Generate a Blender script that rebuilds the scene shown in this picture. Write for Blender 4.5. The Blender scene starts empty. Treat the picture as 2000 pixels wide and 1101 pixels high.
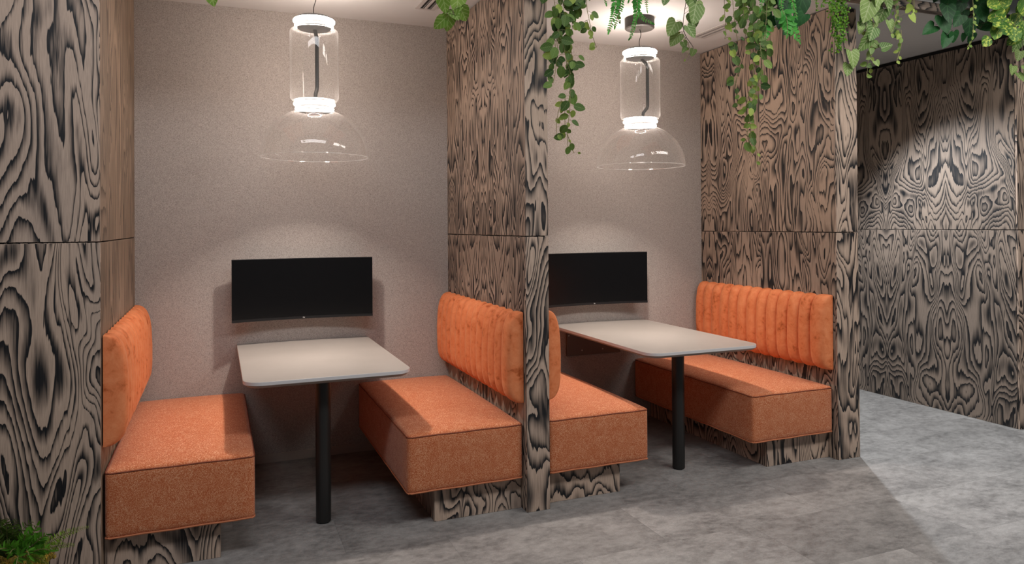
import bpy, bmesh, math, random
from mathutils import Vector, Matrix, noise
random.seed(7)
PI = math.pi
sc = bpy.context.scene

# ---------------------------------------------------------------- camera, world, exposure
def look_matrix(yaw, pitch, roll):
    f = Vector((math.sin(yaw)*math.cos(pitch), math.cos(yaw)*math.cos(pitch), math.sin(pitch)))
    r = Vector((math.cos(yaw), -math.sin(yaw), 0)); u = r.cross(f)
    r2 = r*math.cos(roll) + u*math.sin(roll); u2 = -r*math.sin(roll) + u*math.cos(roll)
    return Matrix((r2, u2, -f)).transposed()
cd = bpy.data.cameras.new('camera'); cam = bpy.data.objects.new('camera', cd)
sc.collection.objects.link(cam); sc.camera = cam
cam.matrix_world = Matrix.Translation((-.2454, -3.3779, 1.4507)) @ look_matrix(.3855, .0066, -.0067).to_4x4()
cd.sensor_width = 36; cd.lens = 36*1419.24/2000
cd.shift_x = 0; cd.shift_y = -(550.5-429.96)/2000
cd.clip_start = .05

def lin(r, g, b):
    f = lambda c: (c/255/12.92 if c/255 <= .04045 else ((c/255+.055)/1.055)**2.4)
    return (f(r), f(g), f(b), 1)
w = bpy.data.worlds.new('world'); sc.world = w; w.use_nodes = True
w.node_tree.nodes['Background'].inputs[0].default_value = (.86, .93, 1.0, 1)
w.node_tree.nodes['Background'].inputs[1].default_value = .07
sc.view_settings.view_transform = 'Standard'; sc.view_settings.look = 'None'
sc.view_settings.gamma = 1; sc.view_settings.use_curve_mapping = False
sc.view_settings.exposure = 0.0

def area(name, loc, target, size, energy, color, sizey=None, spread=180):
    l = bpy.data.lights.new(name, 'AREA'); l.energy = energy; l.size = size; l.color = color
    if sizey: l.shape = 'RECTANGLE'; l.size_y = sizey
    l.spread = math.radians(spread)
    o = bpy.data.objects.new(name, l); sc.collection.objects.link(o); o.location = loc
    o.rotation_euler = (Vector(target)-Vector(loc)).to_track_quat('-Z', 'Y').to_euler()
    return o
def spot(name, loc, target, angle, blend, energy, color, r=.04):
    l = bpy.data.lights.new(name, 'SPOT'); l.energy = energy; l.color = color
    l.spot_size = math.radians(angle); l.spot_blend = blend; l.shadow_soft_size = r
    o = bpy.data.objects.new(name, l); sc.collection.objects.link(o); o.location = loc
    o.rotation_euler = (Vector(target)-Vector(loc)).to_track_quat('-Z', 'Y').to_euler()
    return o
# ceiling lights of the open room in front of the booths, and the corridor downlights
COOL = (.90, .95, 1.0); NEUT = (1.0, .955, .91); NEUT2 = (.97, .97, 1.0); WARM = (1.0, .80, .66)
area('room_light', (-.2, -1.9, 3.35), (0, -.6, .6), 2.6, 42, NEUT2, .45)
area('room_light', (3.4, -1.9, 3.35), (3.2, -.6, .6), 2.6, 70, NEUT, .45)
spot('corridor_downlight', (4.13, 1.02, 2.74), (4.0, -.1, 0), 112, .55, 240, COOL, .025)
spot('corridor_downlight', (5.1, -1.5, 3.1), (4.9, -1.5, 0), 110, 1.0, 60, COOL, .12)
RING = 93; DOWN = 9

# ---------------------------------------------------------------- scene constants (metres)
XL, XM0, XM1, XR0, XR1, XC = -.688, 1.199, 1.3255, 3.2687, 3.4475, 4.94
D, H, S = 1.3404, 2.785, 1.3928
XC1 = 5.0                                     # left edge of the far right column
C = sc.collection

# ---------------------------------------------------------------- helpers
class MB:
    """Collects shapes into one mesh; UVs are metres across / up."""
    def __init__(s): s.v = []; s.f = []; s.uv = []; s.mi = []; s.tone = []; s.sm = []
    def poly(s, pts, uvs=None, mi=0, tone=.5, smooth=False):
        b = len(s.v); s.v += [tuple(p) for p in pts]; s.f.append(list(range(b, b+len(pts))))
        s.uv.append(uvs); s.mi.append(mi); s.tone.append(tone); s.sm.append(smooth)
    def grid(s, P, closeu=False, closev=False, uv=None, mi=0, tone=.5, smooth=True, flip=False):
        nu, nv = len(P), len(P[0]); b = len(s.v)
        for row in P: s.v += [tuple(p) for p in row]
        for i in range(nu if closeu else nu-1):
            for j in range(nv if closev else nv-1):
                q = [(i, j), ((i+1) % nu, j), ((i+1) % nu, (j+1) % nv), (i, (j+1) % nv)]
                if flip: q.reverse()
                s.f.append([b+a*nv+c for a, c in q])
                s.uv.append([uv[a][c] for a, c in q] if uv else None)
                s.mi.append(mi); s.tone.append(tone); s.sm.append(smooth)
    def box(s, x0, x1, y0, y1, z0, z1, mi=0):
        F = [((x0,y0,z0),(x1,y0,z0),(x1,y0,z1),(x0,y0,z1)), ((x1,y1,z0),(x0,y1,z0),(x0,y1,z1),(x1,y1,z1)),
             ((x0,y1,z0),(x0,y0,z0),(x0,y0,z1),(x0,y1,z1)), ((x1,y0,z0),(x1,y1,z0),(x1,y1,z1),(x1,y0,z1)),
             ((x0,y0,z1),(x1,y0,z1),(x1,y1,z1),(x0,y1,z1)), ((x0,y1,z0),(x1,y1,z0),(x1,y0,z0),(x0,y0,z0))]
        for q in F: s.poly(q, mi=mi)
    def tube(s, pts, r, n=8, closed=False, mi=0, cap=True, tone=.5):
        pts = [Vector(p) for p in pts]; N = len(pts); rows = []; prev = None
        for i, p in enumerate(pts):
            a = pts[(i-1) % N] if (closed or i > 0) else p; c = pts[(i+1) % N] if (closed or i < N-1) else p
            t = (c-a).normalized() if (c-a).length > 1e-9 else Vector((0, 0, 1))
            if prev is None: x = t.orthogonal().normalized()
            else:
                x = prev - t*prev.dot(t); x = x.normalized() if x.length > 1e-6 else t.orthogonal().normalized()
            prev = x; y = t.cross(x); rr = r[i] if isinstance(r, (list, tuple)) else r
            rows.append([p+(x*math.cos(2*PI*k/n)+y*math.sin(2*PI*k/n))*rr for k in range(n)])
        s.grid(rows, closeu=closed, closev=True, mi=mi, tone=tone)
        if cap and not closed:
            s.poly(list(reversed(rows[0])), mi=mi, tone=tone); s.poly(rows[-1], mi=mi, tone=tone)
    def lathe(s, prof, cx, cy, n=48, closed=False, mi=0):
        rows = [[(cx+r*math.cos(2*PI*k/n), cy+r*math.sin(2*PI*k/n), z) for r, z in prof] for k in range(n)]
        s.grid(rows, closeu=True, closev=closed, mi=mi)
    def build(s, name, mats, parent=None, bevel=0, segs=2, weld=False, sharp=38):
        me = bpy.data.meshes.new(name); me.from_pydata(s.v, [], s.f)
        me.uv_layers.new(name='UVMap'); me.color_attributes.new('tone', 'FLOAT_COLOR', 'CORNER')
        uvl = me.uv_layers['UVMap']; tl = me.color_attributes['tone']
        if not isinstance(mats, (list, tuple)): mats = [mats]
        for m in mats: me.materials.append(m)
        for p in me.polygons:
            p.material_index = s.mi[p.index]; p.use_smooth = s.sm[p.index]; uv = s.uv[p.index]; n = p.normal; t = s.tone[p.index]
            for k, li in enumerate(p.loop_indices):
                if uv: uvl.data[li].uv = uv[k]
                else:
                    c = me.vertices[me.loops[li].vertex_index].co
                    if abs(n.x) >= abs(n.y) and abs(n.x) >= abs(n.z): uvl.data[li].uv = (c.y, c.z)
                    elif abs(n.y) >= abs(n.z): uvl.data[li].uv = (c.x, c.z)
                    else: uvl.data[li].uv = (c.x, c.y)
                tl.data[li].color = (t, t, t, 1)
        o = bpy.data.objects.new(name, me); C.objects.link(o)
        if weld or bevel:
            bm = bmesh.new(); bm.from_mesh(me); bmesh.ops.remove_doubles(bm, verts=bm.verts, dist=1e-5)
            bm.to_mesh(me); bm.free()
        if sharp: me.set_sharp_from_angle(angle=math.radians(sharp))
        if bevel:
            md = o.modifiers.new('bevel', 'BEVEL'); md.width = bevel; md.segments = segs; md.limit_method = 'ANGLE'
            md.harden_normals = False
        if parent is not None:
            o.parent = parent; o.matrix_parent_inverse = Matrix.Identity(4); o.location = -Vector(parent['_o']) if '_o' in parent else (0, 0, 0)
        return o
def thing(name, label, cat, loc, group=None):
    o = bpy.data.objects.new(name, None); C.objects.link(o); o.location = loc; o.empty_display_size = .05
    o['label'] = label; o['category'] = cat; o['_o'] = loc
    if group: o['group'] = group
    return o
def tag(o, label, cat, group=None, kind=None):
    o['label'] = label; o['category'] = cat
    if group: o['group'] = group
    if kind: o['kind'] = kind
    return o
def struct(o): o['kind'] = 'structure'; return o
def sthing(name, loc):
    o = bpy.data.objects.new(name, None); C.objects.link(o); o.location = loc; o['kind'] = 'structure'; o['_o'] = loc; return o

# ---------------------------------------------------------------- materials
class NT:
    def __init__(s, name):
        s.m = bpy.data.materials.new(name); s.m.use_nodes = True; s.t = s.m.node_tree
        s.b = s.t.nodes['Principled BSDF']; s.out = s.t.nodes['Material Output']
    def n(s, t, **kw):
        o = s.t.nodes.new(t)
        for k, v in kw.items(): setattr(o, k, v)
        return o
    def l(s, a, b): s.t.links.new(a, b)
    def val(s, sock, v):
        if hasattr(v, 'is_output') or isinstance(v, bpy.types.NodeSocket): s.l(v, sock)
        else: sock.default_value = v
    def math(s, op, a, b=0.0, c=None, clamp=False):
        o = s.n('ShaderNodeMath', operation=op, use_clamp=clamp); s.val(o.inputs[0], a); s.val(o.inputs[1], b)
        if c is not None: s.val(o.inputs[2], c)
        return o.outputs[0]
    def noise(s, vec, scale, detail=2, rough=.5, dist=0, dim='3D'):
        o = s.n('ShaderNodeTexNoise', noise_dimensions=dim); s.l(vec, o.inputs['Vector'])
        o.inputs['Scale'].default_value = scale; o.inputs['Detail'].default_value = detail
        o.inputs['Roughness'].default_value = rough; o.inputs['Distortion'].default_value = dist
        return o.outputs['Fac']
    def ramp(s, fac, stops, interp='LINEAR'):
        o = s.n('ShaderNodeValToRGB'); s.l(fac, o.inputs[0]); r = o.color_ramp; r.interpolation = interp
        while len(r.elements) < len(stops): r.elements.new(.5)
        for e, (p, c) in zip(r.elements, stops): e.position = p; e.color = c
        return o.outputs[0]
    def mix(s, fac, a, b, blend='MIX'):
        o = s.n('ShaderNodeMix', data_type='RGBA', blend_type=blend); s.val(o.inputs[0], fac)
        s.val(o.inputs[6], a); s.val(o.inputs[7], b); return o.outputs[2]
    def comb(s, x, y, z):
        o = s.n('ShaderNodeCombineXYZ'); s.val(o.inputs[0], x); s.val(o.inputs[1], y); s.val(o.inputs[2], z); return o.outputs[0]
    def bump(s, h, strength=.3, dist=.002):
        o = s.n('ShaderNodeBump'); o.inputs['Strength'].default_value = strength; o.inputs['Distance'].default_value = dist
        s.l(h, o.inputs['Height']); s.l(o.outputs[0], s.b.inputs['Normal'])
def plain(name, col, rough=.5, metal=0, **kw):
    k = NT(name); k.b.inputs['Base Color'].default_value = col; k.b.inputs['Roughness'].default_value = rough
    k.b.inputs['Metallic'].default_value = metal
    for a, v in kw.items(): k.b.inputs[a.replace('_', ' ')].default_value = v
    return k.m
def g(v): return (v, v, v, 1)

def wood(name, us=4.1, vs=1.1, rings=17, mirror=0, fine=False, light=(.54, .415, .33)):
    k = NT(name); uv = k.n('ShaderNodeUVMap'); sep = k.n('ShaderNodeSeparateXYZ'); k.l(uv.outputs[0], sep.inputs[0])
    at = k.n('ShaderNodeAttribute', attribute_type='OBJECT', attribute_name='seed'); seed = at.outputs['Fac']
    u, v = sep.outputs[0], sep.outputs[1]
    if mirror: u = k.math('PINGPONG', k.math('ADD', u, 10.0*mirror), mirror)
    sx = k.math('MULTIPLY', seed, 7.31)
    base = k.comb(k.math('MULTIPLY', u, us), k.math('MULTIPLY', v, vs), sx)
    warp = k.noise(base, .9, 1, .4)
    # jagged, fibre-aligned displacement of the contours
    jag = k.noise(k.comb(k.math('MULTIPLY', u, 75), k.math('MULTIPLY', v, 5), sx), 1, 2, .5)
    jag2 = k.noise(k.comb(k.math('MULTIPLY', u, 220), k.math('MULTIPLY', v, 9), sx), 1, 1, .5)
    h = k.noise(base, 1.0, 1.6, .42, .9)
    h = k.math('ADD', h, k.math('MULTIPLY', k.math('SUBTRACT', warp, .5), .55))
    h = k.math('ADD', h, k.math('MULTIPLY', k.math('SUBTRACT', jag, .5), .035))
    h = k.math('ADD', h, k.math('MULTIPLY', u, .28 if not fine else .9))
    f = k.math('FRACT', k.math('MULTIPLY', h, rings))
    # fading side of every ring is streaked along the fibre
    f2 = k.math('ADD', f, k.math('MULTIPLY', k.math('SUBTRACT', jag2, .5), .42))
    f2 = k.math('MINIMUM', f2, k.math('ADD', k.math('MULTIPLY', f, 6.0), -.0))
    tone = k.noise(k.comb(k.math('MULTIPLY', u, 3), k.math('MULTIPLY', v, .8), sx), 1, 2, .5)
    thick = k.noise(k.comb(k.math('MULTIPLY', u, 5), k.math('MULTIPLY', v, 3), k.math('ADD', sx, 3.3)), 1, 1, .5)
    thick = k.math('MULTIPLY_ADD', thick, 2.6, -.68, clamp=True)       # 0 thin lines .. 1 broad burnt patches
    f3 = k.math('DIVIDE', f2, k.math('MULTIPLY_ADD', thick, .75, .22))
    if fine: d = k.ramp(f3, [(0, g(.0)), (.35, g(.45)), (.9, g(.95)), (1, g(1))])
    else: d = k.ramp(f3, [(0, g(0)), (.16, g(.02)), (.42, g(.34)), (.75, g(.8)), (1, g(1))])
    edge = k.math('MULTIPLY_ADD', k.math('SUBTRACT', 1.0, f), 30.0, 0.0, clamp=True)
    d = k.math('MULTIPLY', d, edge)
    fib = k.noise(k.comb(k.math('MULTIPLY', u, 420), k.math('MULTIPLY', v, 14), sx), 1, 2, .6)
    L = light
    lightc = k.mix(tone, (L[0]*.74, L[1]*.76, L[2]*.80, 1), (L[0]*1.12, L[1]*1.05, L[2]*.98, 1))
    lightc = k.mix(.55, lightc, k.ramp(fib, [(.25, g(.55)), (.7, g(1.15))]), 'MULTIPLY')
    col = k.mix(d, (.0075, .0085, .011, 1) if not fine else (.085, .058, .04, 1), lightc)
    k.l(col, k.b.inputs['Base Color']); k.b.inputs['Roughness'].default_value = .58
    k.b.inputs['Specular IOR Level'].default_value = .35
    k.bump(k.math('ADD', k.math('MULTIPLY', d, .8), k.math('MULTIPLY', fib, .4)), .25, .0012)
    return k.m
M = {}
M['wood'] = wood('burnt_plywood')
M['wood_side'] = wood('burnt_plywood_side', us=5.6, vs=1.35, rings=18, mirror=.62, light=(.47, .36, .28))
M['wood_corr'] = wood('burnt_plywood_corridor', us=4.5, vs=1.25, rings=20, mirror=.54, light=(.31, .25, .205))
M['wood_fine'] = wood('fine_oak', us=4.5, vs=.55, rings=15, fine=True, light=(.36, .26, .185))
M['gap'] = plain('shadow_gap', (.006, .006, .006, 1), .8)

def felt():
    k = NT('grey_felt'); tc = k.n('ShaderNodeTexCoord'); o = tc.outputs['Object']
    a = k.noise(o, 330, 3, .65); b = k.noise(o, 120, 3, .6, .5); c = k.noise(o, 1.2, 3)
    col = k.ramp(a, [(.28, (.18, .158, .143, 1)), (.45, (.385, .345, .318, 1)), (.60, (.49, .445, .412, 1)), (.75, (.61, .56, .52, 1))])
    col = k.mix(.5, col, k.ramp(b, [(.33, g(.74)), (.52, g(1.05))]), 'MULTIPLY')
    col = k.mix(.35, col, k.ramp(c, [(.3, g(.88)), (.7, g(1.08))]), 'MULTIPLY')
    k.l(col, k.b.inputs['Base Color']); k.b.inputs['Roughness'].default_value = .95
    k.b.inputs['Specular IOR Level'].default_value = .1; k.bump(a, .35, .002); return k.m
M['felt'] = felt()
def floor_mat():
    k = NT('concrete_tiles'); tc = k.n('ShaderNodeTexCoord'); mp = k.n('ShaderNodeMapping'); k.l(tc.outputs['Object'], mp.inputs[0])
    mp.inputs['Location'].default_value = (.18, .10, 0); o = mp.outputs[0]
    br = k.n('ShaderNodeTexBrick'); k.l(o, br.inputs['Vector']); br.offset = .5
    br.inputs['Scale'].default_value = 1; br.inputs['Brick Width'].default_value = .92; br.inputs['Row Height'].default_value = .46
    br.inputs['Mortar Size'].default_value = .0006; br.inputs['Mortar Smooth'].default_value = .1; br.inputs['Bias'].default_value = 0
    br.inputs['Color1'].default_value = g(.0); br.inputs['Color2'].default_value = g(1.0); br.inputs['Mortar'].default_value = g(.2)
    t = k.math('MULTIPLY', br.outputs['Color'], 13.0)
    sp = k.n('ShaderNodeSeparateXYZ'); k.l(o, sp.inputs[0])
    p = k.comb(k.math('MULTIPLY', sp.outputs[0], 2.8), k.math('MULTIPLY', sp.outputs[1], 4.2), t)
    a = k.noise(p, 1.0, 7, .66, .3); b = k.noise(p, 7.0, 6, .72, .2); c = k.noise(o, 160, 2, .6)
    col = k.ramp(k.math('MULTIPLY_ADD', a, .5, k.math('MULTIPLY', b, .5)), [(.34, (.13, .126, .122, 1)), (.45, (.225, .218, .21, 1)), (.53, (.295, .286, .275, 1)), (.66, (.38, .37, .357, 1))])
    col = k.mix(.8, col, k.ramp(br.outputs['Color'], [(0, g(.84)), (1, g(1.10))]), 'MULTIPLY')
    col = k.mix(.5, col, k.ramp(c, [(.3, g(.8)), (.6, g(1.05))]), 'MULTIPLY')
    col = k.mix(br.outputs['Fac'], col, (.13, .128, .125, 1))
    k.l(col, k.b.inputs['Base Color']); k.b.inputs['Roughness'].default_value = .5
    k.l(k.ramp(b, [(.3, g(.42)), (.7, g(.62))]), k.b.inputs['Roughness'])
    k.b.inputs['Specular IOR Level'].default_value = .35
    k.bump(b, .08, .002); return k.m
M['floor'] = floor_mat()
M['ceiling'] = plain('white_ceiling', (.62, .60, .585, 1), .85)
M['base'] = plain('baseboard_paint', (.42, .37, .33, 1), .5)
def tweed():
    k = NT('orange_tweed'); tc = k.n('ShaderNodeTexCoord'); sp = k.n('ShaderNodeSeparateXYZ'); k.l(tc.outputs['Object'], sp.inputs[0])
    x, y, z = sp.outputs
    h = k.math('ADD', x, y)
    # short woven dashes, two crossing directions
    a = k.noise(k.comb(k.math('MULTIPLY', x, 200), k.math('MULTIPLY', y, 200), k.math('MULTIPLY', z, 560)), 1, 2, .6)
    b = k.noise(k.comb(k.math('MULTIPLY', x, 560), k.math('MULTIPLY', y, 560), k.math('MULTIPLY', z, 200)), 1, 2, .6)
    c = k.noise(tc.outputs['Object'], 26, 4, .65)
    m = k.math('MAXIMUM', a, k.math('MULTIPLY', b, .97)); m = k.math('ADD', m, k.math('MULTIPLY', k.math('SUBTRACT', c, .5), .13))
    col = k.ramp(m, [(.47, (.42, .095, .030, 1)), (.54, (.50, .13, .042, 1)), (.575, (.62, .25, .115, 1)), (.66, (.72, .39, .235, 1))])
    k.l(col, k.b.inputs['Base Color']); k.b.inputs['Roughness'].default_value = .85; k.b.inputs['Specular IOR Level'].default_value = .2
    k.b.inputs['Sheen Weight'].default_value = .15
    k.bump(m, .5, .0015); return k.m
M['tweed'] = tweed()
M['piping'] = plain('piping_light', (.50, .17, .075, 1), .8); M['piping_dark'] = plain('seam_piping', (.22, .05, .02, 1), .8)
def velvet():
    k = NT('orange_velvet'); tc = k.n('ShaderNodeTexCoord'); o = tc.outputs['Object']
    a = k.noise(o, 9, 4, .6, 1.2); b = k.noise(o, 30, 4, .6, .6); c = k.noise(o, 420, 2)
    f = k.math('MULTIPLY_ADD', a, .6, k.math('MULTIPLY', b, .4))
    col = k.ramp(f, [(.33, (.40, .085, .022, 1)), (.44, (.70, .20, .075, 1)), (.60, (.78, .262, .11, 1)), (.8, (.84, .34, .16, 1))])
    lw = k.n('ShaderNodeLayerWeight'); lw.inputs[0].default_value = .35
    k.l(col, k.b.inputs['Base Color']); k.b.inputs['Roughness'].default_value = .62
    k.b.inputs['Sheen Weight'].default_value = .35; k.b.inputs['Sheen Roughness'].default_value = .35
    k.b.inputs['Sheen Tint'].default_value = (1, .55, .32, 1); k.b.inputs['Specular IOR Level'].default_value = .15
    k.bump(k.math('ADD', k.math('MULTIPLY', b, .8), k.math('MULTIPLY', c, .1)), .35, .006); return k.m
M['velvet'] = velvet()
def tabletop():
    k = NT('pale_laminate'); tc = k.n('ShaderNodeTexCoord'); a = k.noise(tc.outputs['Object'], 3, 4, .6)
    k.l(k.ramp(a, [(.3, (.30, .272, .246, 1)), (.7, (.335, .305, .278, 1))]), k.b.inputs['Base Color'])
    k.b.inputs['Roughness'].default_value = .36; k.b.inputs['Specular IOR Level'].default_value = .4; return k.m
M['table'] = tabletop()
M['tabledge'] = plain('table_edge', (.62, .60, .60, 1), .5); M['under'] = plain('table_underside', (.30, .26, .23, 1), .6)
M['post'] = plain('black_powdercoat', (.022, .021, .020, 1), .38, .3)
M['bracket'] = plain('bracket_metal', (.16, .12, .10, 1), .45, .4); M['bolt'] = plain('bolt_steel', (.55, .52, .48, 1), .3, 1)
M['screen'] = plain('screen_glass', (.004, .004, .0045, 1), .22, Specular_IOR_Level=.35); M['bezel'] = plain('monitor_bezel', (.008, .008, .009, 1), .35)
M['logo'] = plain('logo_silver', (.75, .75, .75, 1), .3, .3)
M['black'] = plain('lamp_black', (.012, .012, .012, 1), .4); M['canopy'] = plain('lamp_canopy_black', (.03, .024, .02, 1), .5)
M['vent'] = plain('vent_white', (.50, .46, .44, 1), .6); M['ventslot'] = plain('vent_slot', (.012, .012, .012, 1), .7); M['ventmid'] = plain('vent_blade', (.22, .20, .19, 1), .5)
def emis(name, col, st):
    k = NT(name); e = k.n('ShaderNodeEmission'); e.inputs[0].default_value = col; e.inputs[1].default_value = st
    k.l(e.outputs[0], k.out.inputs[0]); return k.m
M['ring'] = emis('led_ring', (1.0, .86, .76, 1), RING)
def glass(name, lo, hi, haze, blend=.5):
    k = NT(name); k.t.nodes.remove(k.b)
    tr = k.n('ShaderNodeBsdfTransparent'); gl = k.n('ShaderNodeBsdfGlossy'); mx = k.n('ShaderNodeMixShader')
    df = k.n('ShaderNodeBsdfTranslucent'); df.inputs[0].default_value = (.9, .88, .86, 1); d2 = k.n('ShaderNodeBsdfDiffuse'); d2.inputs[0].default_value = (.9, .88, .86, 1)
    gl.inputs['Roughness'].default_value = .03; gl.inputs[0].default_value = (1, 1, 1, 1); tr.inputs[0].default_value = (.985, .985, .985, 1)
    lw = k.n('ShaderNodeLayerWeight'); lw.inputs[0].default_value = blend
    p = k.math('POWER', lw.outputs['Facing'], 3.2)
    dd = k.n('ShaderNodeMixShader'); dd.inputs[0].default_value = .5; k.l(df.outputs[0], dd.inputs[1]); k.l(d2.outputs[0], dd.inputs[2])
    hz = k.n('ShaderNodeMixShader'); k.l(k.math('MULTIPLY_ADD', p, haze*6, haze), hz.inputs[0]); k.l(tr.outputs[0], hz.inputs[1]); k.l(dd.outputs[0], hz.inputs[2])
    k.l(k.math('MULTIPLY_ADD', p, hi-lo, lo), mx.inputs[0]); k.l(hz.outputs[0], mx.inputs[1]); k.l(gl.outputs[0], mx.inputs[2]); k.l(mx.outputs[0], k.out.inputs[0]); return k.m
M['glass'] = glass('thin_clear_glass', .035, .6, .03); M['rim'] = glass('glass_rim', .35, .8, .25)

def leaf_mat(name, c0, c1, vein, vst, vsc=34, blot=None, rough=.55):
    k = NT(name); uv = k.n('ShaderNodeUVMap'); sp = k.n('ShaderNodeSeparateXYZ'); k.l(uv.outputs[0], sp.inputs[0])
    u = k.math('ABSOLUTE', sp.outputs[0]); v = sp.outputs[1]
    tn = k.n('ShaderNodeVertexColor'); tn.layer_name = 'tone'; t = k.n('ShaderNodeSeparateColor'); k.l(tn.outputs[0], t.inputs[0]); t = t.outputs[0]
    col = k.mix(t, c0, c1)
    mid = k.math('LESS_THAN', u, .055)
    si = k.math('SINE', k.math('MULTIPLY', k.math('SUBTRACT', v, k.math('MULTIPLY', u, .45)), vsc))
    sv = k.math('MULTIPLY_ADD', k.math('SUBTRACT', si, .72), 4.0, 0, clamp=True)
    if vst: col = k.mix(k.math('MULTIPLY', k.math('MAXIMUM', mid, sv), vst), col, vein)
    if blot:
        p = k.comb(k.math('MULTIPLY', sp.outputs[0], 2.2), k.math('MULTIPLY', v, 2.2), k.math('MULTIPLY', t, 40))
        b = k.noise(p, 1.3, 3, .6, 1.0); col = k.mix(k.ramp(b, [(.53, g(0)), (.60, g(1))]), col, blot)
    k.l(col, k.b.inputs['Base Color']); k.b.inputs['Roughness'].default_value = rough
    k.b.inputs['Specular IOR Level'].default_value = .22
    tl = k.n('ShaderNodeBsdfTranslucent'); k.l(col, tl.inputs[0]); mx = k.n('ShaderNodeMixShader'); mx.inputs[0].default_value = .22
    k.l(k.b.outputs[0], mx.inputs[1]); k.l(tl.outputs[0], mx.inputs[2]); k.l(mx.outputs[0], k.out.inputs[0]); return k.m
M['net'] = leaf_mat('veined_leaf', (.022, .06, .016, 1), (.12, .21, .04, 1), (.20, .29, .10, 1), .5, 40)
M['young'] = leaf_mat('young_leaf', (.11, .20, .035, 1), (.32, .42, .08, 1), (.42, .48, .2, 1), .3)
M['pale'] = leaf_mat('light_green_leaf', (.12, .23, .03, 1), (.23, .36, .06, 1), (.45, .55, .22, 1), .45, 22)
M['varieg'] = leaf_mat('netted_heart_leaf', (.08, .16, .04, 1), (.21, .31, .09, 1), (.45, .52, .28, 1), .55, 30)
M['dark'] = leaf_mat('dark_heart_leaf', (.008, .030, .012, 1), (.022, .105, .028, 1), (.05, .15, .05, 1), .35, 20, rough=.5)
M['gold'] = leaf_mat('mottled_leaf', (.035, .11, .018, 1), (.09, .21, .03, 1), (.2, .3, .1, 1), .3, 20, (.42, .50, .09, 1))
M['fern'] = leaf_mat('fern_green', (.03, .20, .03, 1), (.09, .38, .06, 1), (.1, .3, .08, 1), 0)
M['button'] = leaf_mat('tiny_leaf_green', (.02, .10, .008, 1), (.16, .34, .02, 1), (.1, .3, .08, 1), 0)
M['stem'] = plain('vine_stem', (.17, .16, .055, 1), .6); M['stem_dark'] = plain('dark_stem', (.055, .035, .02, 1), .6)
M['lobed'] = leaf_mat('lobed_fern', (.035, .16, .012, 1), (.13, .36, .03, 1), (.1, .3, .08, 1), 0); M['sword'] = leaf_mat('sword_fern', (.16, .28, .03, 1), (.32, .46, .07, 1), (.1, .3, .08, 1), 0); M['dullfern'] = leaf_mat('dull_fern', (.03, .07, .012, 1), (.09, .15, .025, 1), (.1, .3, .08, 1), 0)
def moss():
    k = NT('moss'); tn = k.n('ShaderNodeVertexColor'); tn.layer_name = 'tone'; t = k.n('ShaderNodeSeparateColor'); k.l(tn.outputs[0], t.inputs[0])
    k.l(k.ramp(t.outputs[0], [(0, (.06, .05, .006, 1)), (.45, (.26, .20, .015, 1)), (.8, (.40, .22, .02, 1)), (1, (.5, .36, .05, 1))]), k.b.inputs['Base Color']); k.b.inputs['Roughness'].default_value = .9; return k.m
M['moss'] = moss(); M['planter'] = plain('planter_dark', (.02, .02, .02, 1), .7); M['trough'] = M['planter']

# ---------------------------------------------------------------- setting
m = MB(); m.box(-4, 9, -7, 7, -.05, 0); struct(m.build('floor', M['floor']))
m = MB(); m.box(-4, 9, -.26, 7, H, H+.1); struct(m.build('ceiling', M['ceiling']))
m = MB(); m.box(XL-.4, XR0+.1, D, D+.1, 0, H); struct(m.build('wall_back', M['felt']))
for n, a, b in (('baseboard_left', XL, XM0), ('baseboard_right', XM1, XR0)):
    m = MB(); m.box(a, b, D-.008, D, 0, .053); struct(m.build(n, M['base'], bevel=.001))

seedn = [0]
def panel(x0, x1, y0, y1, z0, z1, mat, root, seed=None, name='panel', bevel=.0012):
    m = MB(); m.box(x0, x1, y0, y1, z0, z1)
    o = m.build(name, mat, root, bevel=bevel, segs=1, weld=True); seedn[0] += 1
    o['seed'] = float(seed if seed is not None else seedn[0]); return o
GZ = .0022
def partition(name, x0, x1, sides, frontmat, yb=D):
    """side cladding in two tiers with a shadow gap, a column panel over the front edge"""
    r = sthing(name, ((x0+x1)/2, .5, 0))
    m = MB(); m.box(x0+.012, x1-.012, .016, yb-.001, 0, H-.004); m.build('core', M['gap'], r)
    for z0, z1 in ((0, S-GZ), (S+GZ, H-.006)):
        panel(x0, x1, 0, .014, z0, z1, frontmat, r)                      # front edge panel
        for sx0, sx1, ys, mt in sides:
            for ya, ybb in ys: panel(sx0, sx1, ya, ybb, z0, z1, mt, r)
    return r
t = .0118
partition('wall_left', -2.6, XL, [(XL-t, XL, [(.0145, D-.001)], M['wood_fine'])], M['wood'])
partition('wall_middle', XM0, XM1, [(XM0, XM0+t, [(.0145, D-.001)], M['wood_side']), (XM1-t, XM1, [(.0145, D-.001)], M['wood_side'])], M['wood'])
partition('wall_right', XR0, XR1, [(XR0, XR0+t, [(.0145, .671), (.673, D-.001)], M['wood_side']), (XR1-t, XR1, [(.0145, 2.4)], M['wood_side'])], M['wood'], yb=2.4)
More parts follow.
